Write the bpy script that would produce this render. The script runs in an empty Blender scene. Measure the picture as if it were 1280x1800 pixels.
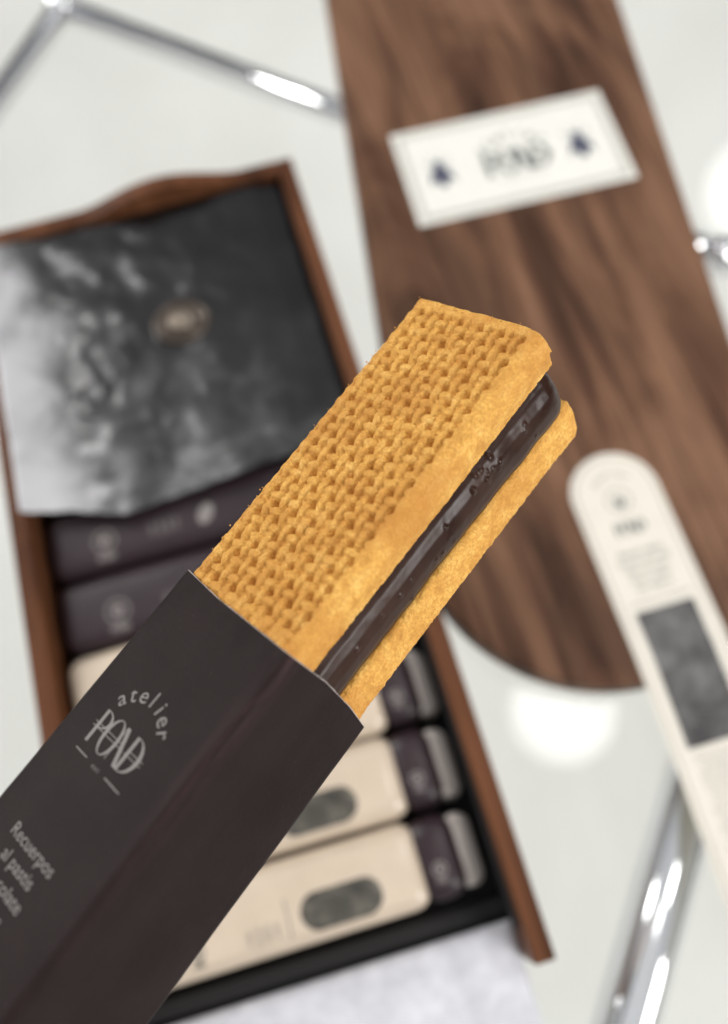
import bpy, bmesh, math, random
from mathutils import Vector, Matrix, noise
random.seed(7)
S = 0.001                                  # everything below is written in millimetres
C = bpy.context.scene.collection
sc = bpy.context.scene

# ------------------------------------------------------------------ camera
CAM = Vector((-44.01, -350.90, 408.38))
RX = Vector((0.96034948, -0.27525849, -0.04429043))      # image right
DN = Vector((-0.27123770, -0.88569211, -0.37680179))     # image down
FW = Vector((0.06449021, 0.37387464, -0.92523444))       # view direction
FPX = 1600.0                                             # focal length in pixels of the 1280x1800 frame
cd = bpy.data.cameras.new('camera'); cam = bpy.data.objects.new('camera', cd); C.objects.link(cam)
cm = Matrix((RX, -DN, -FW)).transposed().to_4x4(); cm.translation = CAM * S
cam.matrix_world = cm
cd.sensor_fit = 'VERTICAL'; cd.sensor_height = 36.0; cd.lens = 32.0
cd.clip_start = 0.01; cd.clip_end = 50
cd.dof.use_dof = True; cd.dof.focus_distance = 0.190; cd.dof.aperture_fstop = 6.3; cd.dof.aperture_blades = 0
sc.camera = cam

# ------------------------------------------------------------------ world and lamps
w = bpy.data.worlds.new('World'); sc.world = w; w.use_nodes = True
nt = w.node_tree; nt.nodes.clear()
tc = nt.nodes.new('ShaderNodeTexCoord'); sp = nt.nodes.new('ShaderNodeSeparateXYZ')
mr = nt.nodes.new('ShaderNodeMapRange'); mr.inputs[1].default_value = -1; mr.inputs[2].default_value = 1
cr = nt.nodes.new('ShaderNodeValToRGB')
cr.color_ramp.elements[0].position = 0.0; cr.color_ramp.elements[0].color = (.30, .29, .27, 1)
cr.color_ramp.elements[1].position = 1.0; cr.color_ramp.elements[1].color = (.95, .95, .97, 1)
e = cr.color_ramp.elements.new(.5); e.color = (.13, .13, .14, 1)
e = cr.color_ramp.elements.new(.68); e.color = (.28, .28, .30, 1)
bg = nt.nodes.new('ShaderNodeBackground'); bg.inputs[1].default_value = 0.92
wo = nt.nodes.new('ShaderNodeOutputWorld')
nt.links.new(tc.outputs['Generated'], sp.inputs[0]); nt.links.new(sp.outputs[2], mr.inputs[0])
nt.links.new(mr.outputs[0], cr.inputs[0]); nt.links.new(cr.outputs[0], bg.inputs[0]); nt.links.new(bg.outputs[0], wo.inputs[0])

def area(name, loc, target, size, power, col):
    l = bpy.data.lights.new(name, 'AREA'); l.shape = 'RECTANGLE'; l.size = size[0]; l.size_y = size[1]
    l.energy = power; l.color = col
    o = bpy.data.objects.new(name, l); C.objects.link(o)
    o.location = loc
    o.rotation_euler = (Vector(target) - Vector(loc)).to_track_quat('-Z', 'Y').to_euler()
    return o
area('window_light', (-3.0, 2.3, 1.9), (0, -.2, 0.1), (1.5, 1.2), 135, (1, .985, .96))
area('added_fill_light', (1.9, -2.3, 1.6), (0, -.2, 0.1), (1.4, 1.2), 92, (1, .98, .95))  # fill added behind the camera to lift the dark side of the biscuit

sc.view_settings.view_transform = 'Standard'; sc.view_settings.look = 'None'
sc.view_settings.exposure = 0.02; sc.view_settings.gamma = 1
sc.cycles.max_bounces = 10; sc.cycles.transparent_max_bounces = 16
sc.cycles.sample_clamp_indirect = 6

# ------------------------------------------------------------------ helpers
def px(u, v, h):
    """point at height h (mm) that lies on the line of sight of a photograph pixel"""
    d = RX * ((u - 640) / FPX) + DN * ((v - 900) / FPX) + FW
    return CAM + d * ((h - CAM.z) / d.z)

def props(o, label=None, cat=None, group=None, kind=None):
    if label: o['label'] = label
    if cat: o['category'] = cat
    if group: o['group'] = group
    if kind: o['kind'] = kind
    return o

def empty(name, loc=(0, 0, 0), mat=None):
    o = bpy.data.objects.new(name, None); C.objects.link(o)
    o.empty_display_size = .02
    if mat is not None: o.matrix_world = mat
    else: o.location = Vector(loc) * S
    return o

def obj(name, bm, mat, parent=None, smooth=True, origin=None, k=S):
    """bmesh in mm -> linked object; coordinates are in the parent's frame"""
    me = bpy.data.meshes.new(name)
    bmesh.ops.scale(bm, vec=(k, k, k), verts=bm.verts)
    bm.to_mesh(me); bm.free()
    if smooth:
        for p in me.polygons: p.use_smooth = True
    for m in (mat if isinstance(mat, (list, tuple)) else [mat]): me.materials.append(m)
    o = bpy.data.objects.new(name, me); C.objects.link(o)
    if parent: o.parent = parent
    return o

def box_bm(x0, x1, y0, y1, z0, z1, r=0, seg=3):
    bm = bmesh.new()
    bmesh.ops.create_cube(bm, size=1)
    for v in bm.verts:
        v.co = Vector((x0 if v.co.x < 0 else x1, y0 if v.co.y < 0 else y1, z0 if v.co.z < 0 else z1))
    if r: bmesh.ops.bevel(bm, geom=list(bm.edges), offset=r, segments=seg, profile=.5, affect='EDGES')
    return bm

def prism_bm(pts, z0, z1, r=0, seg=2, bm=None):
    bm = bm or bmesh.new()
    a = [bm.verts.new((p[0], p[1], z0)) for p in pts]
    f = bm.faces.new(a)
    ext = bmesh.ops.extrude_face_region(bm, geom=[f])
    vs = [g for g in ext['geom'] if isinstance(g, bmesh.types.BMVert)]
    for v in vs: v.co.z = z1
    bmesh.ops.recalc_face_normals(bm, faces=bm.faces)
    if r:
        ed = [e for e in bm.edges if abs(e.verts[0].co.z - e.verts[1].co.z) < 1e-6]
        bmesh.ops.bevel(bm, geom=ed, offset=r, segments=seg, profile=.5, affect='EDGES')
    return bm

def tube_bm(pts, r, n=20, bm=None, caps=True):
    bm = bm or bmesh.new(); rings = []
    P = [Vector(p) for p in pts]
    for i, p in enumerate(P):
        t = (P[min(i + 1, len(P) - 1)] - P[max(i - 1, 0)]).normalized()
        a = t.cross(Vector((0, 0, 1)));
        if a.length < .1: a = t.cross(Vector((1, 0, 0)))
        a.normalize(); b = t.cross(a)
        rr = r[i] if isinstance(r, (list, tuple)) else r
        rings.append([bm.verts.new(p + a * (rr * math.cos(2 * math.pi * k / n)) + b * (rr * math.sin(2 * math.pi * k / n))) for k in range(n)])
    for i in range(len(rings) - 1):
        for k in range(n):
            bm.faces.new((rings[i][k], rings[i][(k + 1) % n], rings[i + 1][(k + 1) % n], rings[i + 1][k]))
    if caps: bm.faces.new(rings[0][::-1]); bm.faces.new(rings[-1])
    bmesh.ops.recalc_face_normals(bm, faces=bm.faces)
    return bm

def flat(bm, loops, z=0, fn=None):
    """fill 2-D polygons (thin print lying on a surface)"""
    for L in loops:
        vs = [bm.verts.new(fn(p[0], p[1]) if fn else (p[0], p[1], z)) for p in L]
        bm.faces.new(vs)

def strip(pts, ws):
    """polygon quads along a polyline with widths"""
    out = []
    P = [Vector((p[0], p[1])) for p in pts]
    N = []
    for i in range(len(P)):
        t = (P[min(i + 1, len(P) - 1)] - P[max(i - 1, 0)]); t.normalize(); N.append(Vector((-t.y, t.x)))
    for i in range(len(P) - 1):
        w0 = ws[i] if isinstance(ws, (list, tuple)) else ws; w1 = ws[i + 1] if isinstance(ws, (list, tuple)) else ws
        out.append([P[i] - N[i] * w0 / 2, P[i + 1] - N[i + 1] * w1 / 2, P[i + 1] + N[i + 1] * w1 / 2, P[i] + N[i] * w0 / 2])
    return out

def ring_poly(cx, cy, rx, ry, tx, ty, a0=0, a1=360, n=24):
    """elliptical stroke: tx thickness at the sides, ty at top and bottom"""
    out = []
    for i in range(n):
        q = []
        for a, s in ((i, 1), (i + 1, 1), (i + 1, 0), (i, 0)):
            t = math.radians(a0 + (a1 - a0) * a / n)
            q.append(Vector((cx + (rx - (0 if s else tx)) * math.cos(t), cy + (ry - (0 if s else ty)) * math.sin(t))))
        out.append(q)
    return out

def disc_poly(cx, cy, rx, ry, rot=0, n=20):
    c, s = math.cos(rot), math.sin(rot)
    return [Vector((cx + rx * math.cos(t) * c - ry * math.sin(t) * s, cy + rx * math.cos(t) * s + ry * math.sin(t) * c)) for t in [2 * math.pi * i / n for i in range(n)]]

def text_polys(s, size=1.0, spacing=1.0, align='CENTER'):
    cu = bpy.data.curves.new('tmp', 'FONT'); cu.body = s; cu.size = size; cu.align_x = align; cu.space_character = spacing
    cu.resolution_u = 3
    o = bpy.data.objects.new('tmp', cu); C.objects.link(o)
    dg = bpy.context.evaluated_depsgraph_get()
    me = bpy.data.meshes.new_from_object(o.evaluated_get(dg))
    polys = [[Vector(me.vertices[i].co[:2]) for i in p.vertices] for p in me.polygons]
    bpy.data.objects.remove(o); bpy.data.curves.remove(cu); bpy.data.meshes.remove(me)
    return polys

def xf(polys, sx=1, sy=None, dx=0, dy=0, rot=0, shear=0):
    sy = sx if sy is None else sy; c, s = math.cos(rot), math.sin(rot); out = []
    for L in polys:
        q = []
        for p in L:
            x = p[0] * sx + p[1] * shear; y = p[1] * sy
            q.append(Vector((x * c - y * s + dx, x * s + y * c + dy)))
        out.append(q)
    return out

def arc_text(s, size, R, cx, cy, step):
    """letters set on an arch of radius R, centred at (cx, cy)"""
    out = []; n = len(s)
    for i, ch in enumerate(s):
        a = (i - (n - 1) / 2) * step
        g = text_polys(ch, size)
        out += xf(g, 1, 1, cx + R * math.sin(a), cy + R * math.cos(a), -a)
    return out

def pond(h, dx=0, dy=0, bold=1.0):
    """the narrow high-contrast capitals P O N D with two hair lines, height h, centred"""
    L = []; T = .15 * bold; th = .035 * bold
    x = 0
    L += [[(x, 0), (x + T, 0), (x + T, 1), (x, 1)]]                                   # P
    L += ring_poly(x + T, .73, .36, .27, .13 * bold, th, -90, 90, 12)
    x = .42
    L += ring_poly(x + .34, .5, .34, .54, T, th, 0, 360, 28)                            # O
    x = 1.04
    L += [[(x, 0), (x + th, 0), (x + th, 1), (x, 1)], [(x, 1), (x + T * 1.2, 1), (x + .52, 0), (x + .52 - T * 1.2, 0)], [(x + .5, 0), (x + .5 + th, 0), (x + .5 + th, 1), (x + .5, 1)]]
    x = 1.54
    L += [[(x, 0), (x + T, 0), (x + T, 1), (x, 1)]]                                   # D
    L += ring_poly(x + T, .5, .48, .5, T * 1.1, th, -90, 90, 18)
    L = [[Vector(p) for p in l] for l in L]
    for y in (.44, .56): L.append([Vector(p) for p in ((-.12, y), (2.25, y), (2.25, y + .022), (-.12, y + .022))])
    w = 2.15
    return [[Vector(((p.x - w / 2) * h + dx, (p.y - .5) * h + dy)) for p in l] for l in L]

# ------------------------------------------------------------------ materials
class Mat:
    def __init__(s, name, base=(.5, .5, .5), rough=.5, metal=0, **kw):
        s.m = bpy.data.materials.new(name); s.m.use_nodes = True; s.nt = s.m.node_tree; s.N = s.nt.nodes
        s.b = s.N['Principled BSDF']; s.b.inputs['Base Color'].default_value = (*base, 1)
        s.b.inputs['Roughness'].default_value = rough; s.b.inputs['Metallic'].default_value = metal
        for k, v in kw.items(): s.b.inputs[k.replace('_', ' ')].default_value = v
        s.co = s.N.new('ShaderNodeTexCoord').outputs['Object']
    def link(s, a, b): s.nt.links.new(a, b)
    def mapping(s, scale=(1, 1, 1), rot=(0, 0, 0)):
        m = s.N.new('ShaderNodeMapping'); m.inputs['Scale'].default_value = scale; m.inputs['Rotation'].default_value = rot
        s.link(s.co, m.inputs[0]); return m.outputs[0]
    def noise(s, scale, detail=4, rough=.55, vec=None, dist=0):
        n = s.N.new('ShaderNodeTexNoise'); n.inputs['Scale'].default_value = scale; n.inputs['Detail'].default_value = detail
        n.inputs['Roughness'].default_value = rough; n.inputs['Distortion'].default_value = dist
        s.link(vec or s.co, n.inputs['Vector']); return n.outputs['Fac']
    def ramp(s, fac, stops):
        r = s.N.new('ShaderNodeValToRGB'); el = r.color_ramp.elements
        el[0].position = stops[0][0]; el[0].color = (*stops[0][1], 1); el[1].position = stops[-1][0]; el[1].color = (*stops[-1][1], 1)
        for p, c in stops[1:-1]: x = el.new(p); x.color = (*c, 1)
        s.link(fac, r.inputs[0]); return r.outputs[0]
    def mix(s, fac, a, b, mode='MIX'):
        m = s.N.new('ShaderNodeMix'); m.data_type = 'RGBA'; m.blend_type = mode
        for i, v in ((0, fac), (6, a), (7, b)):
            if isinstance(v, (int, float)): m.inputs[i].default_value = v
            elif isinstance(v, tuple): m.inputs[i].default_value = (*v, 1)
            else: s.link(v, m.inputs[i])
        return m.outputs[2]
    def math(s, op, a, b=0):
        m = s.N.new('ShaderNodeMath'); m.operation = op
        for i, v in ((0, a), (1, b)):
            if isinstance(v, (int, float)): m.inputs[i].default_value = v
            else: s.link(v, m.inputs[i])
        return m.outputs[0]
    def color(s, c): s.link(c, s.b.inputs['Base Color']); return s
    def rough(s, c): s.link(c, s.b.inputs['Roughness']); return s
    def bump(s, h, strength=.3, dist=.0003):
        b = s.N.new('ShaderNodeBump'); b.inputs['Strength'].default_value = strength; b.inputs['Distance'].default_value = dist
        s.link(h, b.inputs['Height']); s.link(b.outputs[0], s.b.inputs['Normal']); return s

def wood(name, axis_rot, dark, mid, light, scale=1.0):
    m = Mat(name, rough=.5); m.b.inputs['Specular IOR Level'].default_value = .1
    v = m.mapping((105 * scale, 5 * scale, 30 * scale), (0, 0, axis_rot))
    n1 = m.noise(1.0, 5, .6, v, .6)
    v2 = m.mapping((400 * scale, 12 * scale, 100), (0, 0, axis_rot))
    n2 = m.noise(1.0, 3, .6, v2)
    v3 = m.mapping((22 * scale, 6 * scale, 20), (0, 0, axis_rot))
    n3 = m.noise(1.0, 3, .6, v3, .8)
    c = m.ramp(n1, [(.3, dark), (.45, mid), (.6, light), (.75, mid)])
    c2 = m.ramp(n3, [(.38, tuple(.6 * x for x in dark)), (.47, mid), (.6, light)])
    c = m.mix(.55, c, c2)
    c = m.mix(m.math('MULTIPLY', m.ramp(n2, [(.35, (1, 1, 1)), (.5, (0, 0, 0))]), .35), c, tuple(.5 * x for x in dark))
    m.color(c); m.bump(n2, .25, .0002)
    m.rough(m.ramp(n1, [(.3, (.55,) * 3), (.7, (.42,) * 3)]))
    return m.m
M_lid = wood('walnut_lid', math.radians(8.6), (.018, .008, .006), (.085, .041, .024), (.19, .102, .060))
M_tray = wood('walnut_tray', 0, (.028, .010, .005), (.075, .028, .012), (.13, .052, .024))

def biscuit_mat():
    m = Mat('golden_biscuit', rough=.72)
    a = m.noise(260, 5, .6); b = m.noise(1500, 3, .6); c = m.noise(45, 3)
    col = m.ramp(a, [(.25, (.44, .20, .034)), (.5, (.70, .385, .082)), (.75, (.84, .54, .16))])
    col = m.mix(m.math('MULTIPLY', m.ramp(b, [(.40, (1, 1, 1)), (.62, (0, 0, 0))]), .50), col, (.45, .18, .025))
    col = m.mix(m.ramp(c, [(.40, (0, 0, 0)), (.66, (.65,) * 3)]), col, (.46, .19, .03))
    m.color(col)
    h = m.math('ADD', m.math('MULTIPLY', a, .5), b)
    m.bump(h, .8, .0005)
    m.b.inputs['Subsurface Weight'].default_value = .05; m.b.inputs['Subsurface Radius'].default_value = (1, .5, .2); m.b.inputs['Subsurface Scale'].default_value = .0012
    m.b.inputs['Specular IOR Level'].default_value = .35
    return m.m
M_bis = biscuit_mat()
def choc():
    m = Mat('chocolate_filling', (.028, .012, .009), .22)
    n = m.noise(500, 4, .6); n2 = m.noise(90, 3)
    m.color(m.ramp(n2, [(.3, (.019, .0064, .0034)), (.7, (.032, .0115, .006))]))
    m.bump(n, .15, .0002); m.rough(m.ramp(n2, [(.3, (.26,) * 3), (.7, (.42,) * 3)])); m.b.inputs['Specular IOR Level'].default_value = .2
    return m.m
M_choc = choc()
def paper(name, col, rough=.55, var=.12, bump=.25, spec=.5):
    m = Mat(name, col, rough); n = m.noise(900, 4, .65); n2 = m.noise(60, 3)
    c = m.mix(m.ramp(n2, [(.35, (0,) * 3), (.7, (1,) * 3)]), tuple(x * (1 - var) for x in col), tuple(min(1, x * (1 + var)) for x in col))
    m.color(c); m.bump(n, bump, .0002); m.b.inputs['Specular IOR Level'].default_value = spec
    return m
def sleeve_mat():
    m = paper('dark_sleeve_paper', (.0180, .0122, .0118), .5, .15, .3)
    v = m.mapping((60, 900, 900), (0, 0, .05)); f = m.noise(1, 3, .6, v)
    n = m.noise(2500, 2, .7)
    c = m.b.inputs['Base Color'].links[0].from_socket
    c = m.mix(m.ramp(n, [(.68, (0,) * 3), (.80, (.5,) * 3)]), c, (.16, .14, .13))
    sx = m.N.new('ShaderNodeSeparateXYZ'); m.link(m.co, sx.inputs[0])                  # rubbed fold line, with the crease highlight painted into its colour
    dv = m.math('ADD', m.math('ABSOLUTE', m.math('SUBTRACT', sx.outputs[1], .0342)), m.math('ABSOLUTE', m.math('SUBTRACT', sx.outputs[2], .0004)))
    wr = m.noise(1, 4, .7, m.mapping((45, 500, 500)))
    wear_glint = m.math('MULTIPLY', m.ramp(m.math('MULTIPLY', dv, 200), [(.1, (1,) * 3), (.9, (0,) * 3)]), m.ramp(wr, [(.38, (0,) * 3), (.75, (.7,) * 3)]))
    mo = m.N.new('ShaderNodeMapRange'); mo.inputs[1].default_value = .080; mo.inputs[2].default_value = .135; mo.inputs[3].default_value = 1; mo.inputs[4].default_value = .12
    m.link(sx.outputs[0], mo.inputs[0]); wear_glint = m.math('MULTIPLY', wear_glint, mo.outputs[0])
    c = m.mix(wear_glint, c, (.095, .048, .052))
    m.color(c); m.b.inputs['Specular IOR Level'].default_value = .05
    return m.m
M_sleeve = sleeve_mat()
M_cut = paper('cut_paper_edge', (.36, .32, .30), .8).m
M_print = Mat('pale_print', (.20, .185, .17), .7).m
M_print_dim = Mat('grey_print', (.20, .18, .17), .7).m
M_pin = Mat('glue_dot', (.5, .45, .38), .2, .3).m
M_cream = paper('cream_wrapper', (.53, .44, .34), .24, .05, .1).m
M_plum = paper('plum_wrapper', (.024, .014, .017), .38, .2, .1, .35).m
M_tip = paper('pale_wrapper_tip', (.60, .55, .50), .28, .1, .3).m
M_liner = Mat('black_liner', (.006, .005, .005), .8).m
M_white = paper('white_label', (.66, .655, .60), .5, .02, .05).m
M_strip = paper('cream_card', (.62, .585, .51), .5, .02, .05).m
M_ink = Mat('ink', (.10, .10, .09), .7).m
M_inkf = Mat('faint_ink', (.13, .14, .135), .7).m
M_blue = Mat('dark_blue_ink', (.045, .05, .085), .7).m
M_line = Mat('fine_line_ink', (.16, .16, .14), .7).m
M_chrome = Mat('chrome', (.72, .72, .74), .07, 1).m
def picture(name, lo, hi, sc_=120, det=5):
    m = Mat(name, rough=.4); n = m.noise(sc_, det, .6, None, .4)
    m.color(m.ramp(n, [(.32, lo), (.5, tuple((a + b) / 2.4 for a, b in zip(lo, hi))), (.72, hi)])); return m.m
M_photo = picture('monochrome_photo_print', (.010, .009, .009), (.15, .145, .14), 70)
M_oval = picture('monochrome_oval_print', (.012, .011, .009), (.13, .12, .095), 180)
def greypaper():
    m = Mat('mottled_grey_paper', rough=.6); n = m.noise(110, 5, .65)
    m.color(m.ramp(n, [(.3, (.42, .42, .45)), (.7, (.60, .60, .63))])); m.bump(n, .2, .001); return m.m
M_grey = greypaper()
def floor_mat():
    m = Mat('pale_floor', rough=.9); m.b.inputs['Specular IOR Level'].default_value = .1; n = m.noise(2.2, 5, .6, None, .6)
    m.color(m.ramp(n, [(.3, (.58, .58, .545)), (.7, (.68, .68, .65))])); return m.m
M_floor = floor_mat()
def glass_mat():
    m = bpy.data.materials.new('clear_glass'); m.use_nodes = True; t = m.node_tree; t.nodes.clear()
    tr = t.nodes.new('ShaderNodeBsdfTransparent'); tr.inputs[0].default_value = (.985, .99, .985, 1)
    gl = t.nodes.new('ShaderNodeBsdfGlossy'); gl.inputs['Roughness'].default_value = .01
    ge = t.nodes.new('ShaderNodeNewGeometry'); dt = t.nodes.new('ShaderNodeVectorMath'); dt.operation = 'DOT_PRODUCT'
    t.links.new(ge.outputs['Normal'], dt.inputs[0]); t.links.new(ge.outputs['Incoming'], dt.inputs[1])
    def mth(op, a, b_):
        n = t.nodes.new('ShaderNodeMath'); n.operation = op
        for i, v in ((0, a), (1, b_)):
            if isinstance(v, (int, float)): n.inputs[i].default_value = v
            else: t.links.new(v, n.inputs[i])
        return n
    ab = mth('ABSOLUTE', dt.outputs['Value'], 0); om = mth('SUBTRACT', 1.0, ab.outputs[0]); pw = mth('POWER', om.outputs[0], 5.0)
    ml = mth('MULTIPLY', pw.outputs[0], .96); fr = mth('ADD', ml.outputs[0], .04)       # Schlick reflectance of a pane
    mx = t.nodes.new('ShaderNodeMixShader'); out = t.nodes.new('ShaderNodeOutputMaterial')
    t.links.new(fr.outputs[0], mx.inputs[0]); t.links.new(tr.outputs[0], mx.inputs[1]); t.links.new(gl.outputs[0], mx.inputs[2]); t.links.new(mx.outputs[0], out.inputs[0])
    return m
M_glass = glass_mat()
M_clear = Mat('clear_plastic', (.9, .9, .9), .08, 0, Transmission_Weight=.85).m
def lampmat(power=6):
    m = Mat('opal_lamp_glass', (.9, .9, .9), .3); m.b.inputs['Emission Color'].default_value = (1, .98, .97, 1); 
    lw = m.N.new('ShaderNodeLayerWeight'); lw.inputs[0].default_value = .5                 # opal glass, darker at its rim
    e = m.math('ADD', m.math('MULTIPLY', m.math('POWER', m.math('SUBTRACT', 1.0, lw.outputs['Facing']), 1.3), power), 1.6)
    m.link(e, m.b.inputs['Emission Strength']); return m.m
M_lamp = lampmat(); M_lamp_bright = lampmat(24)

# ------------------------------------------------------------------ floor, glass table
bm = bmesh.new(); bmesh.ops.create_grid(bm, x_segments=1, y_segments=1, size=4000)
for v in bm.verts: v.co.z = -430
props(obj('floor', bm, M_floor), kind='structure')

E1 = Vector((.7135, -.7006, 0)).normalized(); E2 = Vector((.7006, .7135, 0)).normalized()
ZR = -17.0
K0 = px(110, 12, ZR)                                   # frame corner
K1 = K0 + E1 * 545
Rj = px(585, 187, ZR); E1 = (px(1262, 447, ZR) - K0).normalized(); E2 = Vector((-E1.y, E1.x, 0)); K1 = K0 + E1 * 530
t = props(empty('glass_table', (60, -200, -430)), 'clear glass tabletop on a frame of bright chrome tubes over a pale floor', 'table')
tl = -Vector((60, -200, -430))
def rel(p, base=tl): return Vector(p) + base
mid = (K0 + K1) / 2 - E2 * 200
pts = [mid + E1 * a + E2 * b for a, b in ((-420, -420), (420, -420), (420, 420), (-420, 420))]
obj('tabletop', prism_bm([(rel(p).x, rel(p).y) for p in pts], 430 - 8, 430, .8), M_glass, t, False)
r1 = 8.0
obj('frame_tube', tube_bm([rel(K0 + E1 * 10), rel(K1)], r1, 24), M_chrome, t)
d2 = (px(0, 168, ZR) - K0).normalized()
obj('frame_tube', tube_bm([rel(K0 + d2 * 10), rel(K0 + d2 * 640)], r1, 24), M_chrome, t)
a3 = px(1228, 1340, -22); b3 = px(1100, 1800, -22); d3 = (b3 - a3).normalized()
obj('frame_tube', tube_bm([rel(a3 - d3 * 210), rel(a3 + d3 * 420)], 13, 28), M_chrome, t)
# corner joint: ball with a collar, clear bumper on top
bm = bmesh.new(); bmesh.ops.create_uvsphere(bm, u_segments=24, v_segments=16, radius=11, matrix=Matrix.Translation(rel(K0)))
obj('frame_joint', bm, M_chrome, t)
bm = bmesh.new(); bmesh.ops.create_uvsphere(bm, u_segments=20, v_segments=12, radius=5, matrix=Matrix.Translation(rel((K0.x, K0.y, -12))) @ Matrix.Diagonal((1.2, 1.2, .8, 1)))
obj('bumper', bm, M_clear, t)
bm = tube_bm([rel(px(1262, 447, ZR) - E1 * 4), rel(px(1262, 447, ZR) + E1 * 8)], 11, 24)
obj('collar', bm, M_chrome, t)
for p in (K1, K0 + d2 * 640, a3 + d3 * 420):
    obj('table_leg', tube_bm([rel((p.x, p.y, -26)), rel((p.x, p.y, -429.5))], 11, 20), M_chrome, t)

# ------------------------------------------------------------------ walnut tray
t = props(empty('walnut_tray', (-85, -195, 0)), 'dark walnut tray with an arched rear wall, holding the wrapped bars', 'tray')
b0 = (85, 195, 0)
def tb(x0, x1, y0, y1, z0, z1, r=.7, seg=2): return box_bm(x0 + 85, x1 + 85, y0 + 195, y1 + 195, z0, z1, r, seg)
obj('side_wall', tb(-8, 0, -390, 0, 0, 42), M_tray, t, False)
obj('side_wall', tb(-170, -162, -390, 0, 0, 42), M_tray, t, False)
# rear wall with the raised thumb arch
prof = [(-161.8, 0.5), (-8.2, 0.5), (-8.2, 42)]
xs = [-20 - i * 3 for i in range(44)]
for x in xs:
    q = (x + 70) / 42.0
    prof.append((x, 42 + (9.5 * (.5 + .5 * math.cos(math.pi * q)) ** .75 if abs(q) < 1 else 0)))
prof.append((-161.8, 42))
bm = bmesh.new()
a = [bm.verts.new((x + 85, 195 - 8, z)) for x, z in prof]; f = bm.faces.new(a)
ext = bmesh.ops.extrude_face_region(bm, geom=[f])
for v in [g for g in ext['geom'] if isinstance(g, bmesh.types.BMVert)]: v.co.y = 195 - .2
bmesh.ops.recalc_face_normals(bm, faces=bm.faces)
obj('rear_wall', bm, M_tray, t, False)
obj('base_panel', tb(-161.8, -8.2, -388, -8.2, 0.3, 4, .3, 1), M_tray, t, False)
obj('liner', tb(-161, -9, -378, -9, 4.05, 4.6, 0), M_liner, t, False)
obj('liner', tb(-9.2, -8.1, -377, -9, 4.7, 33, 0), M_liner, t, False)
obj('end_stop', tb(-161, -9, -372, -365.5, 4.7, 15, 1.0), M_liner, t, False)

# pale paper lying in and out of the open end
t = props(empty('grey_paper', (-85, -430, 0)), 'pale grey mottled paper sticking out of the open end of the tray', 'paper')
bm = bmesh.new(); nx, ny = 40, 30; G = []
for j in range(ny + 1):
    row = []
    for i in range(nx + 1):
        x = -160.5 + 151.5 * i / nx; y = -374.5 - 105 * j / ny
        z = 15.6 - 6.5 * min(1, j / ny * 1.6) + .8 * noise.noise(Vector((x * .03, y * .03, 0)))
        row.append(bm.verts.new((x + 85, y + 430, z)))
    G.append(row)
for j in range(ny):
    for i in range(nx): bm.faces.new((G[j][i], G[j][i + 1], G[j + 1][i + 1], G[j + 1][i]))
bmesh.ops.recalc_face_normals(bm, faces=bm.faces)
bmesh.ops.solidify(bm, geom=bm.faces[:], thickness=-.5)
obj('sheet', bm, M_grey, t)

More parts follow.
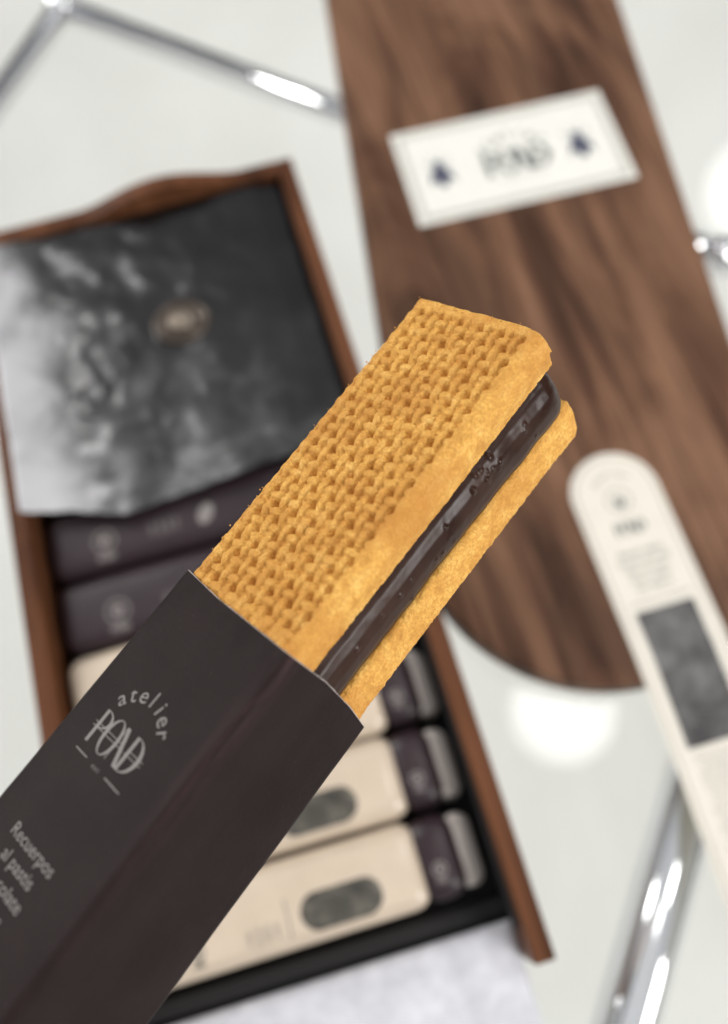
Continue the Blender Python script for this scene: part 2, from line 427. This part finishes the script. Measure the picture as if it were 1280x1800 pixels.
# ------------------------------------------------------------------ wrapped bars
def wrapped_bar(row, kind, label):
    yc = -345 + 34 * row
    xe = {0: -36.0, 1: -34.2, 2: -33, 3: -34}.get(row, -34)
    t = props(empty('wrapped_bar', (-85, yc, 5)), label, 'wrapped bar', 'wrapped bars lying side by side in the walnut tray')
    t.rotation_euler = (math.radians((.8, -1.0, .6, 0, -.8, .5)[row]), math.radians((.2, -.3, .3, 0, .3, -.2)[row]), math.radians((.15, -.25, .3, 0, .3, -.25)[row]))
    W_ = M_cream if kind == 'cream' else M_plum
    jit = random.uniform(-.8, .8)
    def bx(x0, x1, g, z1, r):
        return box_bm(x0 + 85, x1 + 85, -16.4 + g, 16.4 - g, .2, z1, r, 5)
    obj('wrapper', bx(-158.5 + jit, xe, 0, 28, 7.5), W_, t)
    obj('end_band', bx(xe - 4, xe + 15, .5, 27.3, 7.3), M_plum, t)
    bm = bx(xe + 11, xe + 22.5, 2.2, 24, 5)
    for v in bm.verts:
        k_ = max(0, (v.co.x - (xe + 13 + 85)) / 9.5); v.co.z = .2 + (v.co.z - .2) * (1 - .35 * k_) + .6 * noise.noise(v.co * .3)
    obj('folded_tip', bm, M_tip, t)
    Z = 28.06
    def top(x, y): return (x, y, Z)
    def emb(x, y, m, z, s=1.0, nm='emblem'):
        b = bmesh.new(); f = lambda a, c: (a, c, z)
        flat(b, ring_poly(x, y, 3.6 * s, 3.6 * s, .7, .7), fn=f)
        flat(b, [disc_poly(x, y, 1.3 * s, 1.6 * s)], fn=f)
        flat(b, pond(2.4 * s, x, y - 5.2 * s, 1.2), fn=f)
        o = obj(nm, b, m, t, False)
    emb(xe + 5.2 + 85, -4.5, M_print_dim, 27.36, .8)
    if kind == 'cream':
        b = bmesh.new(); L = []
        cx0, cx1, r = -79.5 + 85, -61 + 85, 6.9; cy = -5.6
        L = [(cx1 + r * math.sin(a), cy + r * math.cos(a)) for a in [math.pi * i / 12 for i in range(13)]] + [(cx0 - r * math.sin(a), cy - r * math.cos(a)) for a in [math.pi * i / 12 for i in range(13)]]
        flat(b, [L], fn=top); obj('picture', b, M_oval, t, False)
        b = bmesh.new()
        for i, (yy, ww) in enumerate(((1.2, 7), (-1.0, 9), (-3.2, 8), (-5.4, 10), (-7.6, 8))):
            pass
        for i, s_ in enumerate(('ruby', 'cacao', 'sable', 'miel')):
            flat(b, xf(text_polys(s_, 3.2), 1, 1.1, -106 + 85 + i * 3.6, -8.0, math.pi / 2 * 1.0), fn=top)
        flat(b, [[(-91.6 + 85, -12), (-91.1 + 85, -12), (-91.1 + 85, 2), (-91.6 + 85, 2)]], fn=top)
        obj('lettering', b, M_ink, t, False)
        emb(-127 + 85, -7.5, M_ink, Z, .8)
    else:
        emb(-132.5 + 85, -3.5, M_print_dim, Z, 1.5)
        b = bmesh.new()
        for i, s_ in enumerate(('ruby', 'cacao', 'sable', 'miel')):
            flat(b, xf(text_polys(s_, 3.4), 1, 1.1, -110 + 85 + i * 3.8, -4.5, math.pi / 2), fn=top)
        obj('lettering', b, M_print_dim, t, False)
        b = bmesh.new(); flat(b, [disc_poly(-86 + 85, -3.5, 3.4, 5.2, -.5)], fn=top); obj('picture', b, M_print_dim, t, False)
    return t
wrapped_bar(0, 'cream', 'cream wrapped bar with a dark oval picture at the open end of the tray')
wrapped_bar(1, 'cream', 'cream wrapped bar with a dark oval picture, second from the open end of the tray')
wrapped_bar(2, 'cream', 'cream wrapped bar, third from the open end of the tray')
wrapped_bar(3, 'cream', 'cream wrapped bar touching the dark purple ones, fourth from the open end')
wrapped_bar(4, 'plum', 'dark purple wrapped bar between the cream bars and the other dark one')
wrapped_bar(5, 'plum', 'dark purple wrapped bar partly under the crumpled black sheet')

# ------------------------------------------------------------------ crumpled black sheet and its seal
def sheet_z(x, y):
    z = 39.5
    z += 5.5 * max(0, (-x - 134) / 30) ** 1.3 * (1 if y < -20 else 1)           # climbs the left wall
    z += 1.0 * noise.noise(Vector((x * .028, y * .030, 3.1))) + .55 * noise.noise(Vector((x * .075, y * .07, 9.7)))
    z += .3 * noise.noise(Vector((x * .2, y * .17, 1.7)))
    z -= 1.0 * math.exp(-((x + 75) ** 2 + (y + 80) ** 2) / 260)
    z -= 3.5 * max(0, (x + 24) / 14)                                             # dips towards the right wall
    z += 1.0 * max(0, (-y - 150) / 20) * math.sin(x * .09 + 1)
    return max(z, 33.6)
LOW = [(-172, -159), (-164, -160), (-142, -164), (-120, -172), (-99, -170), (-72, -168), (-45, -165), (-5, -163)]
def low(x):
    for (a, b), (c, d) in zip(LOW, LOW[1:]):
        if a <= x <= c: return b + (d - b) * (x - a) / (c - a)
    return LOW[-1][1]
t = props(empty('black_sheet', (-85, -85, 34)), 'crumpled glossy black sheet with a smoky grey print covering the rear of the tray', 'sheet')
bm = bmesh.new(); nx, ny = 110, 110; G = []
for j in range(ny + 1):
    row = []
    for i in range(nx + 1):
        x = -163.5 + 153.5 * i / nx; yl = low(x) + .7 * noise.noise(Vector((x * .15, 0, 0)))
        y = -9.5 + (yl + 9.5) * j / ny
        z = sheet_z(x, y)
        if x < -158 : z = max(z, 38)
        row.append(bm.verts.new((x + 85, y + 85, z - 34)))
    G.append(row)
for j in range(ny):
    for i in range(nx): bm.faces.new((G[j][i], G[j + 1][i], G[j + 1][i + 1], G[j][i + 1]))
bmesh.ops.recalc_face_normals(bm, faces=bm.faces)
bmesh.ops.solidify(bm, geom=bm.faces[:], thickness=.25)
def sheetmat():
    m = Mat('smoky_foil', rough=.34); n = m.noise(38, 6, .62, None, .5); n2 = m.noise(14, 4, .6, None, .3); n3 = m.noise(300, 3)
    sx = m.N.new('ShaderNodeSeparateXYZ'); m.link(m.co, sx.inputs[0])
    mx_ = m.N.new('ShaderNodeMapRange'); mx_.interpolation_type = 'SMOOTHSTEP'              # print paler along one side, with the white reflection there painted in
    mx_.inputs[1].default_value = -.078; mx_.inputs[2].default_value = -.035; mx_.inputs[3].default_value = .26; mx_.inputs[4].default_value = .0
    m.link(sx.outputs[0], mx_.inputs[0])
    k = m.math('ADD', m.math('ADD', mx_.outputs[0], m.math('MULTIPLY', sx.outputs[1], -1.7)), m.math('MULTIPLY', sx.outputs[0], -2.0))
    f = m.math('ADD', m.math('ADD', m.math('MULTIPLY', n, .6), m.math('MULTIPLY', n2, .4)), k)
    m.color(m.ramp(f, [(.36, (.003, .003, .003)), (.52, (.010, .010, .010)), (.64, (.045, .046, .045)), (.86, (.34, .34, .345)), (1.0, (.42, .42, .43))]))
    m.bump(n2, .35, .003); m.b.inputs['Coat Weight'].default_value = .6; m.b.inputs['Coat Roughness'].default_value = .2; m.b.inputs['Specular IOR Level'].default_value = .12
    return m.m
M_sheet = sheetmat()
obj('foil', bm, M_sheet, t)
M_bronze = Mat('bronze', (.06, .045, .034), .4, .5).m
M_brass = Mat('worn_brass', (.20, .165, .13), .4, .6).m
zc = sheet_z(-75.4, -80.3) + 1.2
t = props(empty('bronze_seal', (-75.4, -80.6, zc)), 'round bronze seal with raised rings in the middle of the crumpled black sheet', 'seal')
def lathe(prof, n=48):
    bm = bmesh.new(); R = []
    for r, z in prof: R.append([bm.verts.new((r * math.cos(2 * math.pi * k / n), r * .88 * math.sin(2 * math.pi * k / n), z)) for k in range(n)])
    for a, b in zip(R, R[1:]):
        for k in range(n): bm.faces.new((a[k], a[(k + 1) % n], b[(k + 1) % n], b[k]))
    bm.faces.new(R[-1]); bm.faces.new(R[0][::-1]); bmesh.ops.recalc_face_normals(bm, faces=bm.faces); return bm
obj('disc', lathe([(13.8, -2.5), (14.2, -.6), (13.4, .8), (12.4, 1.0), (11.6, -.2), (10.4, -.2), (9.8, 1.1), (8.8, 1.2), (8, 0), (6.6, 0), (6.2, .6)]), M_bronze, t)
obj('boss', lathe([(6.0, .4), (6.0, 1.6), (5.0, 2.2), (3.6, 1.7), (2.6, 1.9), (1.6, 2.8), (.6, 3.1)]), M_brass, t)

# ------------------------------------------------------------------ walnut lid board
ax = Vector((.150, .9887, 0)).normalized(); nr = Vector((ax.y, -ax.x, 0))
CN, CD, RR = 118.5, -203.0, 86.0
def lp(n, d): return nr * n + ax * d
bc = lp(CN, 0)
t = props(empty('walnut_board', (bc.x, bc.y, 0)), 'long walnut board with a rounded end lying on the glass, white label on it', 'board')
pts = []
for i in range(49):
    a = math.pi + math.pi * i / 48
    p = lp(CN + RR * math.cos(a), CD + RR * math.sin(a)) - bc; pts.append((p.x, p.y))
for n_ in (CN + RR, CN - RR):
    p = lp(n_, 330) - bc; pts.append((p.x, p.y))
obj('slab', prism_bm(pts, .3, 16, 1.6, 3), M_lid, t, False)

# label on the board
l0 = px(683, 240, 16.3); l1 = px(1053, 158, 16.3); l2 = px(740, 398, 16.3); l3 = px(1120, 311, 16.3)
lc = (l0 + l1 + l2 + l3) / 4; ex = ((l1 - l0) + (l3 - l2)).normalized(); ey = Vector((-ex.y, ex.x, 0)); LW = 121.5; LH = 65
lm = Matrix((ex, ey, Vector((0, 0, 1)))).transposed().to_4x4(); lm.translation = Vector((lc.x, lc.y, 16.05)) * S
t = props(empty('white_label', mat=lm), 'white rectangular label with two dark insects lying across the walnut board', 'label')
obj('card', box_bm(-LW / 2, LW / 2, -LH / 2, LH / 2, 0, .5, .15, 1), M_white, t, False)
F = lambda x, y: (x, y, .56)
b = bmesh.new()
for k_ in (3.5, 5.2):
    X_, Y_ = LW / 2 - k_, LH / 2 - k_
    for q in ([(-X_, Y_), (X_, Y_)], [(X_, Y_), (X_, -Y_)], [(X_, -Y_), (-X_, -Y_)], [(-X_, -Y_), (-X_, Y_)]): flat(b, strip(q, .7), fn=F)
obj('border', b, M_line, t, False)
b = bmesh.new(); flat(b, arc_text('atelier', 11, 21, 2, -9, .27), fn=F); flat(b, pond(17, 2, -3, 1.25), fn=F)
flat(b, strip([(-12, -14), (16, -14)], .4), fn=F); obj('lettering', b, M_inkf, t, False)
def insect(cx, cy, s):
    b = bmesh.new(); Fz = F
    flat(b, [disc_poly(cx, cy + 3.6 * s, 1.7 * s, 1.6 * s)], fn=Fz)
    flat(b, [disc_poly(cx, cy + .8 * s, 2.3 * s, 2.2 * s)], fn=lambda x, y: (x, y, .57))
    flat(b, [disc_poly(cx, cy - 3.6 * s, 2.1 * s, 3.8 * s)], fn=lambda x, y: (x, y, .58))
    for sg in (-1, 1):
        flat(b, [disc_poly(cx + sg * 2.7 * s, cy - 1.6 * s, 3.3 * s, 1.2 * s, sg * -1.1)], fn=lambda x, y: (x, y, .55))
        for y0, y1, y2 in ((1.8, 4.5, 6), (.6, 1.5, .2), (-.6, -3.5, -6.5)):
            flat(b, strip([(cx, cy + y0 * s), (cx + sg * 4 * s, cy + y1 * s), (cx + sg * 5.4 * s, cy + y2 * s)], .35 * s), fn=Fz)
        flat(b, strip([(cx + sg * .5 * s, cy + 4.6 * s), (cx + sg * 2.4 * s, cy + 7.6 * s)], .3 * s), fn=Fz)
    obj('insect_print', b, M_blue, t, False)
i1 = lm.inverted() @ (px(774, 302, 16.6) * S) / S; i2 = lm.inverted() @ (px(1018, 249, 16.6) * S) / S
insect(i1.x, i1.y, 1.5); insect(i2.x, i2.y, 1.5)

# ------------------------------------------------------------------ long rounded card strip
cxm, r_ = 97.3, 20.8
def card_z(y):
    if y > -292: return 16.4
    k_ = (-292 - y) / 100.0
    return 16.4 - 12.5 * min(1, k_) ** 1.2
t = props(empty('card_strip', (cxm, -300, 16.2)), 'long cream card strip with a rounded top and a monochrome picture, hanging off the board', 'card')
def strip_bm(hw, top_y, bot_y, lift, x_off=0, thick=.5):
    bm = bmesh.new(); rows = []; ys = []
    yc_ = top_y - hw
    for i in range(13): ys.append(top_y - hw * (1 - math.cos(math.pi / 2 * i / 12)) - .02)
    y = yc_ - 3
    while y > bot_y: ys.append(y); y -= 4
    for y in ys:
        h = math.sqrt(max(.04, hw * hw - max(0, y - yc_) ** 2))
        rows.append([bm.verts.new((x_off + h * q, y + 300, card_z(y) - 16.2 + lift)) for q in (-1, -.6, -.2, .2, .6, 1)])
    for a, b in zip(rows, rows[1:]):
        for k in range(5): bm.faces.new((a[k], b[k], b[k + 1], a[k + 1]))
    bmesh.ops.recalc_face_normals(bm, faces=bm.faces)
    bmesh.ops.solidify(bm, geom=bm.faces[:], thickness=thick)
    top_ = max(v.co.z for v in bm.verts)
    for v in bm.verts: v.co.z += .7 - top_
    return bm
obj('card', strip_bm(r_, -197.2, -470, .5, 0), M_strip, t, False)
def FC(x, y): return (x, y + 300, card_z(y) - 16.2 + .60)
b = bmesh.new()
def outline(hw, top_y):
    P = [(hw * math.cos(a), top_y - hw + hw * math.sin(a)) for a in [math.pi * i / 24 for i in range(25)]]
    R = [(hw, y) for y in range(-460, int(top_y - hw), 6)]
    return R + P + [(-x, y) for x, y in R[::-1]]
flat(b, strip(outline(r_ - 2.6, -199.8), .4), fn=FC)
obj('border', b, M_line, t, False)
b = bmesh.new()
flat(b, arc_text('atelier', 4.4, 10.2, 0, -219.5, .26), fn=FC); flat(b, ring_poly(0, -221.5, 6.0, 6.0, .5, .5), fn=FC)
flat(b, [disc_poly(0, -222.5, 2.2, 2.8)], fn=FC)
flat(b, pond(6.5, 0, -235.5, 1.1), fn=FC)
obj('emblem', b, M_inkf, t, False)
b = bmesh.new()
for i, s_ in enumerate(('Biscuits sables', 'fourres chocolat', 'faits a la main', 'dans l atelier', 'pur beurre')):
    flat(b, xf(text_polys(s_, 3.6, 1.0), 1, 1.1, 0, -248.5 - i * 4.2), fn=FC)
flat(b, strip([(-14, -270.2), (14, -270.2)], .5), fn=FC)
for i in range(22):
    flat(b, xf(text_polys(random.choice(['farine de ble, beurre, sucre', 'cacao maigre, lait entier', 'conserver au frais et sec', 'peut contenir des fruits']), 2.2), 1, 1.1, 0, -339 - i * 3.6), fn=FC)
obj('lettering', b, M_inkf, t, False)
b = bmesh.new(); ys = [-274 - i * 3 for i in range(21)]
for y0, y1 in zip(ys, ys[1:]): flat(b, [[(-13.5, y1), (13.5, y1), (13.5, y0), (-13.5, y0)]], fn=FC)
obj('picture', b, M_photo, t, False)

# ------------------------------------------------------------------ the held bar: local frame X along the bar, Y across its face, Z out of the face
K = 0.84
Uv = Vector((-.7984, -.6008, -.0386)).normalized(); Vv = Vector((.5309, -.7329, .4255)); Vv = (Vv - Uv * Vv.dot(Uv)).normalized(); Nv = Uv.cross(Vv)
O0 = CAM + (Vector((1.23, -213.35, 204.19)) - CAM) * K
HM = Matrix((Uv, Vv, Nv)).transposed().to_4x4(); HM.translation = O0 * S
KS = K * S
def nz(p, s, o=0): return noise.noise(Vector((p[0] * s + o, p[1] * s, p[2] * s + o)))

def slab(profile, u_end, u1, du, disp, cap_round=1.2):
    """loft of a closed (v,w) profile along u; profile: list of (v, w, nv, nw)"""
    bm = bmesh.new(); rings = []; us = []
    for r_, in ((0.0,), (.12,), (.35,), (.7,)): us.append(r_ * cap_round)
    u = cap_round
    while u < u1: us.append(u); u += du
    n = len(profile); cv = sum(p[0] for p in profile) / n; cw = (min(p[1] for p in profile) + max(p[1] for p in profile)) / 2
    for u in us:
        k_ = min(1, u / cap_round); ins = cap_round * (1 - math.sqrt(max(0, 1 - (1 - k_) ** 2)))
        ring = []
        for (v, w_, a, b_) in profile:
            vv, ww = v - a * ins, w_ - b_ * ins
            uu = u_end(vv) * max(0, 1 - u / 30) ** 2 + u
            d = disp(uu, vv, ww, a, b_)
            ring.append(bm.verts.new((uu, vv + a * d, -(ww + b_ * d))))
        rings.append(ring)
    for r0, r1 in zip(rings, rings[1:]):
        for k in range(n): bm.faces.new((r0[k], r0[(k + 1) % n], r1[(k + 1) % n], r1[k]))
    # end cap: shrinking rings
    prev = rings[0]
    for s_ in (.8, .55, .3, .1):
        ring = []
        for k, v0 in enumerate(rings[0]):
            vv = v0.co.y; ww = -v0.co.z
            ww2 = cw + (ww - cw) * s_
            uu = v0.co.x - .5 * (1 - s_) + .3 * nz((vv, ww2, 0), .8, 5)
            ring.append(bm.verts.new((uu, vv, -ww2)))
        for k in range(n): bm.faces.new((prev[k], ring[k], ring[(k + 1) % n], prev[(k + 1) % n]))
        prev = ring
    bmesh.ops.recalc_face_normals(bm, faces=bm.faces)
    return bm

def resample(pts, step):
    """closed polyline -> evenly spaced with outward normals"""
    P = [Vector(p) for p in pts]; out = []
    L = [(P[(i + 1) % len(P)] - P[i]).length for i in range(len(P))]; tot = sum(L); n = int(tot / step); 
    i = 0; acc = 0
    for k in range(n):
        s_ = tot * k / n
        while acc + L[i] < s_: acc += L[i]; i += 1
        out.append(P[i].lerp(P[(i + 1) % len(P)], (s_ - acc) / L[i]))
    c = sum(out, Vector((0, 0))) / n; res = []
    for k in range(n):
        t_ = (out[(k + 2) % n] - out[k - 2]).normalized(); nn = Vector((t_.y, -t_.x))
        res.append((out[k], nn))
    area2 = sum(out[k].x * out[(k + 1) % n].y - out[(k + 1) % n].x * out[k].y for k in range(n))
    sg = 1 if area2 > 0 else -1
    return [(p.x, p.y, q.x * sg, q.y * sg) for p, q in res]

def arcp(cx, cy, rx, ry, a0, a1, n): return [(cx + rx * math.cos(math.radians(a0 + (a1 - a0) * i / n)), cy + ry * math.sin(math.radians(a0 + (a1 - a0) * i / n))) for i in range(n + 1)]

holder_b = props(empty('sandwich_biscuit', mat=HM), 'golden waffle textured sandwich biscuit with dark chocolate filling sticking out of its sleeve', 'biscuit')
# upper biscuit: w from 0 (face) to 12
prof = arcp(.9, .9, .9, .9, 180, 270, 4) + arcp(38.0, 3.0, 2.7, 3.0, 270, 345, 8) + [(40.7, 6), (40.0, 9)] + arcp(37.4, 9.8, 2.3, 2.3, 0, 90, 6) + [(20, 12.3), (1.2, 12.1), (.1, 11)]
P1 = resample(prof, .32)
def end1(v):
    r = 7.0; d = max(0, v - (40.2 - r))
    return -.6 + (r - math.sqrt(max(0, r * r - d * d))) * .35 + .35 * noise.noise(Vector((v * .25, 3, 0)))
def weave(u, v, w_, a, b_):
    d = .16 * nz((u, v, w_), .45) + .10 * nz((u, v, w_), 1.1, 7) + .06 * nz((u, v, w_), 2.6, 3)
    face = max(0, -b_)                                    # 1 on the patterned face
    if face > .3:
        uu = u + .12 * nz((u, v, 0), .12, 11); vv = v + .14 * nz((u, v, 0), .15, 23)
        m_ = min(1, max(0, (39.0 + .8 * nz((u, 0, 0), .3) - v) / 1.6)) * min(1, max(0, (u - 1.6) / 1.4)) * min(1, max(.1, (v + .1) / 1.8))
        pu, pv = 3.815, 3.33
        fu = uu / pu; fv = (vv - .5) / pv
        ed = min(1, max(.15, (97 - u) / 5)); hm = 0.0
        bi, bj = math.floor(fu), math.floor(fv)
        for i in (bi - 1, bi, bi + 1):
            for j in (bj - 1, bj, bj + 1):
                if (i + j) % 2: lx, ly = .66, .37               # strand running along the bar
                else: lx, ly = .36, .62                         # strand running across it
                q = abs((fu - i - .5) / lx) ** 3.2 + abs((fv - j - .5) / ly) ** 3.2
                if q < 1:
                    pk = (1 - q) ** .5 * (1 + .42 * nz((i * 3.3, j * 2.1, 0), .9, 31))
                    if pk > hm: hm = pk
        A = (.5 + .5 * math.cos(2 * math.pi * fu)) * (.5 + .5 * math.cos(2 * math.pi * fv))
        k_ = .5 + .5 * math.cos(math.pi * fu) * math.cos(math.pi * fv)
        d += ed * m_ * (-1.05 + 1.15 * hm - 1.3 * k_ * A ** 1.4 + .24 * nz((uu, vv, 0), 1.6, 17) + .12 * nz((uu, vv, 0), 3.4, 19))
        d = min(d, .9 if u < 93 else .45)
    if face <= .3: d -= .55 * max(0, nz((u, v, w_), 1.5, 41) - .18) + .25 * max(0, nz((u, v, w_), .8, 44) - .2)
    if b_ > 0: d -= 2.2 * b_ * max(0, 1 - u / 45)
    if a > 0: d += 1.9 * a * max(0, 1 - u / 92)
    return d
obj('upper_biscuit', slab(P1, end1, 112, .31, weave, .8), M_bis, holder_b, k=KS)
# lower biscuit
prof = arcp(1.2, 27, 1, 1, 180, 270, 4) + arcp(38.2, 27.6, 1.9, 1.7, 270, 360, 6) + arcp(38.0, 35.3, 2.2, 2.2, 0, 90, 6) + [(20, 37.5), (1.5, 37.5)]
P2 = resample(prof, .5)
def end2(v):
    r = 9.0; d = max(0, v - (40 - r))
    return -2.2 + (r - math.sqrt(max(0, r * r - d * d))) * .55
def crumb(u, v, w_, a, b_):
    return -.9 * max(0, nz((u, v, w_), 1.4, 12) - .15) - .5 * max(0, nz((u, v, w_), .75, 15) - .2) + .22 * nz((u, v, w_), .5, 2) + .16 * nz((u, v, w_), 1.3, 5) + .08 * nz((u, v, w_), 2.8, 9) + (.9 * max(0, 1 - u / 14) * b_ if b_ > 0 else 0) + (1.8 * a * max(0, 1 - u / 92) if a > 0 else 0)
obj('lower_biscuit', slab(P2, end2, 118, .45, crumb, 2.0), M_bis, holder_b, k=KS)
# filling
prof = [(2, 12.4), (30, 12.2), (35.5, 12.3), (37.6, 13.0), (39.0, 14.6), (39.9, 17), (40.3, 20), (40.2, 22.6), (39.5, 24.8), (38.2, 26.0), (36, 26.4), (20, 26.4), (2, 26.4)]
P3 = resample(prof, .4)
BUB = [(30 + random.uniform(-3, 9), random.uniform(14, 20), random.uniform(.5, .9)) for _ in range(12)] + [(random.uniform(10, 90), random.uniform(15, 24), random.uniform(.45, .7)) for _ in range(14)]
def gan(u, v, w_, a, b_):
    s_ = .45 + .55 * min(1, max(0, (40 - u) / 40))
    d = .32 * nz((u, v, w_), .14, 1) + .05 * nz((u, v, w_), .5, 4) + .015 * nz((u, v, w_), 2.2, 4)
    if a > .1:
        d += a * (.8 * s_ - .6 + 2.1 * max(0, 1 - u / 92))
        for bu, bw, br in BUB:
            q = ((u - bu) ** 2 + (w_ - bw) ** 2) / (br * br)
            if q < 1: d += .55 * br * math.sqrt(1 - q)
    return d
obj('chocolate_filling', slab(P3, lambda v: -.2 + .016 * max(0, v - 30) ** 2, 118, .42, gan, 5.5), M_choc, holder_b, k=KS)
# crumbs clinging to the biscuit
bm = bmesh.new()
for _ in range(70):
    e_ = random.random()
    if e_ < .35: p = (random.uniform(-.6, .8), random.uniform(0, 38), .1)
    elif e_ < .6: p = (random.uniform(0, 95), random.uniform(-.2, .6), .0)
    elif e_ < .8: p = (random.uniform(0, 95), 40.2 + random.uniform(-.3, .1), -random.uniform(28, 34))
    else: p = (random.uniform(0, 95), random.uniform(1, 37), -.1)
    bmesh.ops.create_icosphere(bm, subdivisions=1, radius=random.uniform(.08, .26), matrix=Matrix.Translation(p) @ Matrix.Diagonal((random.uniform(.6, 1.4), 1, random.uniform(.6, 1.2), 1)))
props(obj('crumbs', bm, M_bis, holder_b, k=KS), kind='stuff')

# paper sleeve
holder_s = props(empty('paper_sleeve', mat=HM), 'dark brown paper sleeve with pale lettering round the lower half of the sandwich biscuit', 'sleeve')
V0, V1, W0, W1 = -.9, 41.3, -1.0, 38.9
prof = arcp(V0 + .7, W0 + .7, .7, .7, 180, 270, 4) + arcp(V1 - 1.9, W0 + 1.9, 1.9, 1.9, 270, 360, 8) + arcp(V1 - .7, W1 - .7, .7, .7, 0, 90, 4) + arcp(V0 + .7, W1 - .7, .7, .7, 90, 180, 4)
P4 = resample(prof, .8)
EDG = [(-1, 94.0), (13, 95.6), (31, 96.5), (39, 96.9)]
EDS = [(0, 96.9), (15, 95.9), (28, 96.3), (39, 97.5)]
def lin(T, x):
    if x <= T[0][0]: return T[0][1]
    for (a, b), (c, d) in zip(T, T[1:]):
        if x <= c: return b + (d - b) * (x - a) / (c - a)
    return T[-1][1]
bm = bmesh.new(); rings = []; us = [0, .16, 1, 3] + [6 + 4 * i for i in range(36)]
for u in us:
    ring = []
    for (v, w_, a, b_) in P4:
        if v > 38.9 and a > .3: u0 = lin(EDS, w_)
        elif w_ > 30: u0 = 97.5 - 1.5 * (40 - v) / 40
        elif v < 1 and w_ > 0: u0 = 94.0
        else: u0 = lin(EDG, v)
        uu = u0 + u + (.12 * nz((v, w_, 0), .6) if u == 0 else 0)
        bow = .5 * math.sin(math.pi * min(1, max(0, (v + .9) / 41.8))) * (-b_ if b_ < 0 else 0) * min(1, u / 40)
        sag = -.8 * math.exp(-((w_ - 18) / 9) ** 2) * (a if a > 0 else 0) * min(1, u / 20)
        d = bow + sag + .18 * nz((uu, v, w_), .05, 3) + .05 * nz((uu, v, w_), .3, 3)
        if u < 5 and b_ < 0: d += .25 * nz((v, 0, 0), .2, 8)
        ring.append(bm.verts.new((uu, v + a * d, -(w_ + b_ * d))))
    rings.append(ring)
n = len(P4)
for r0, r1_ in zip(rings, rings[1:]):
    for k in range(n): bm.faces.new((r0[k], r0[(k + 1) % n], r1_[(k + 1) % n], r1_[k]))
for k in range(n):
    for f in rings[0][k].link_faces:
        if rings[2][k] not in f.verts: f.material_index = 1
bm.faces.new(rings[-1])
bmesh.ops.recalc_face_normals(bm, faces=bm.faces)
sol = bmesh.ops.solidify(bm, geom=bm.faces[:], thickness=.55)
bm.normal_update()
for f in bm.faces:
    c_ = f.calc_center_median()
    if f.normal.x < -.8 and c_.x < 100: f.material_index = 1
for v in bm.verts: v.tag = False
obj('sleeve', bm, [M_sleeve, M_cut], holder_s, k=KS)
ZP = 1.62
def FS(x, y):                        # x across the face, y up towards the biscuit, both in mm of the bar
    u, v = -y, x
    p = (v + .9) / 41.8
    return (u, v, 1.0 + .5 * math.sin(math.pi * p) * min(1, max(0, (u - 96) / 40)) + .18 * nz((u, v, -1), .05, 3) + .05 * nz((u, v, -1), .3, 3) + .09)
def sub(polys, m=2.0):
    return polys
b = bmesh.new()
flat(b, arc_text('atelier', 5.6, 8.6, 18.6, -132.5, .31), fn=FS)
flat(b, pond(8.2, 18.0, -134.0, .78), fn=FS)
flat(b, strip([(8.6, -140.4), (13.5, -140.45)], .28) + strip([(21.5, -140.8), (27.6, -141.0)], .28), fn=FS)
flat(b, xf(text_polys('xxii', 1.5, 1.3), 1, 1, 17.6, -141.2), fn=FS)
obj('logo_print', b, M_print, holder_s, False, k=KS)
b = bmesh.new()
for s_, y in (('Recuerpos', -162.2), ('al pastis', -166.8), ('chocolate', -171.4), ('biscuits', -176.0), ('35 g', -182.5)):
    flat(b, xf(text_polys(s_, 4.1, 1.0), 1, 1, 18.3, y), fn=FS)
obj('lettering', b, M_print, holder_s, False, k=KS)
bm = bmesh.new(); bmesh.ops.create_uvsphere(bm, u_segments=12, v_segments=8, radius=.75, matrix=Matrix.Translation((100.2, 40.8, -36.9)) @ Matrix.Diagonal((1.1, .45, 1, 1)))
obj('glue_dot', bm, M_pin, holder_s, k=KS)

# ------------------------------------------------------------------ lamps overhead, seen as reflections in glass and sheet, apart from an added lamp
def lamp(pos, r, label, mat=None):
    t = props(empty('pendant_lamp', pos), label, 'lamp', 'round pendant lamps overhead')
    bm = bmesh.new(); bmesh.ops.create_uvsphere(bm, u_segments=32, v_segments=20, radius=r); obj('lamp_globe', bm, mat or M_lamp, t)
    obj('cap', tube_bm([(0, 0, r * .93), (0, 0, r * 1.12)], r * .25), M_chrome, t)
    obj('cord', tube_bm([(0, 0, r * 1.1), (0, 0, r * 1.1 + 700)], 3, 8), M_liner, t)
def mirror_pos(u, v, dist):
    g = px(u, v, 0); d = (g - CAM).normalized(); d.z = -d.z; return g + d * dist
lamp(mirror_pos(990, 1250, 1150), 88, 'round opal pendant lamp overhead, nearer the tray')
lamp(mirror_pos(1345, 330, 1150), 95, 'round opal pendant lamp overhead, beyond the board')
lamp(Vector((600, -170, 1210)), 110, 'unseen round lamp added overhead for the highlight on the filling', M_lamp_bright)  # added out of view to put a highlight on the chocolate filling
lamp(mirror_pos(70, 705, 1250), 110, 'round opal pendant lamp overhead, above the crumpled sheet', M_lamp_bright)
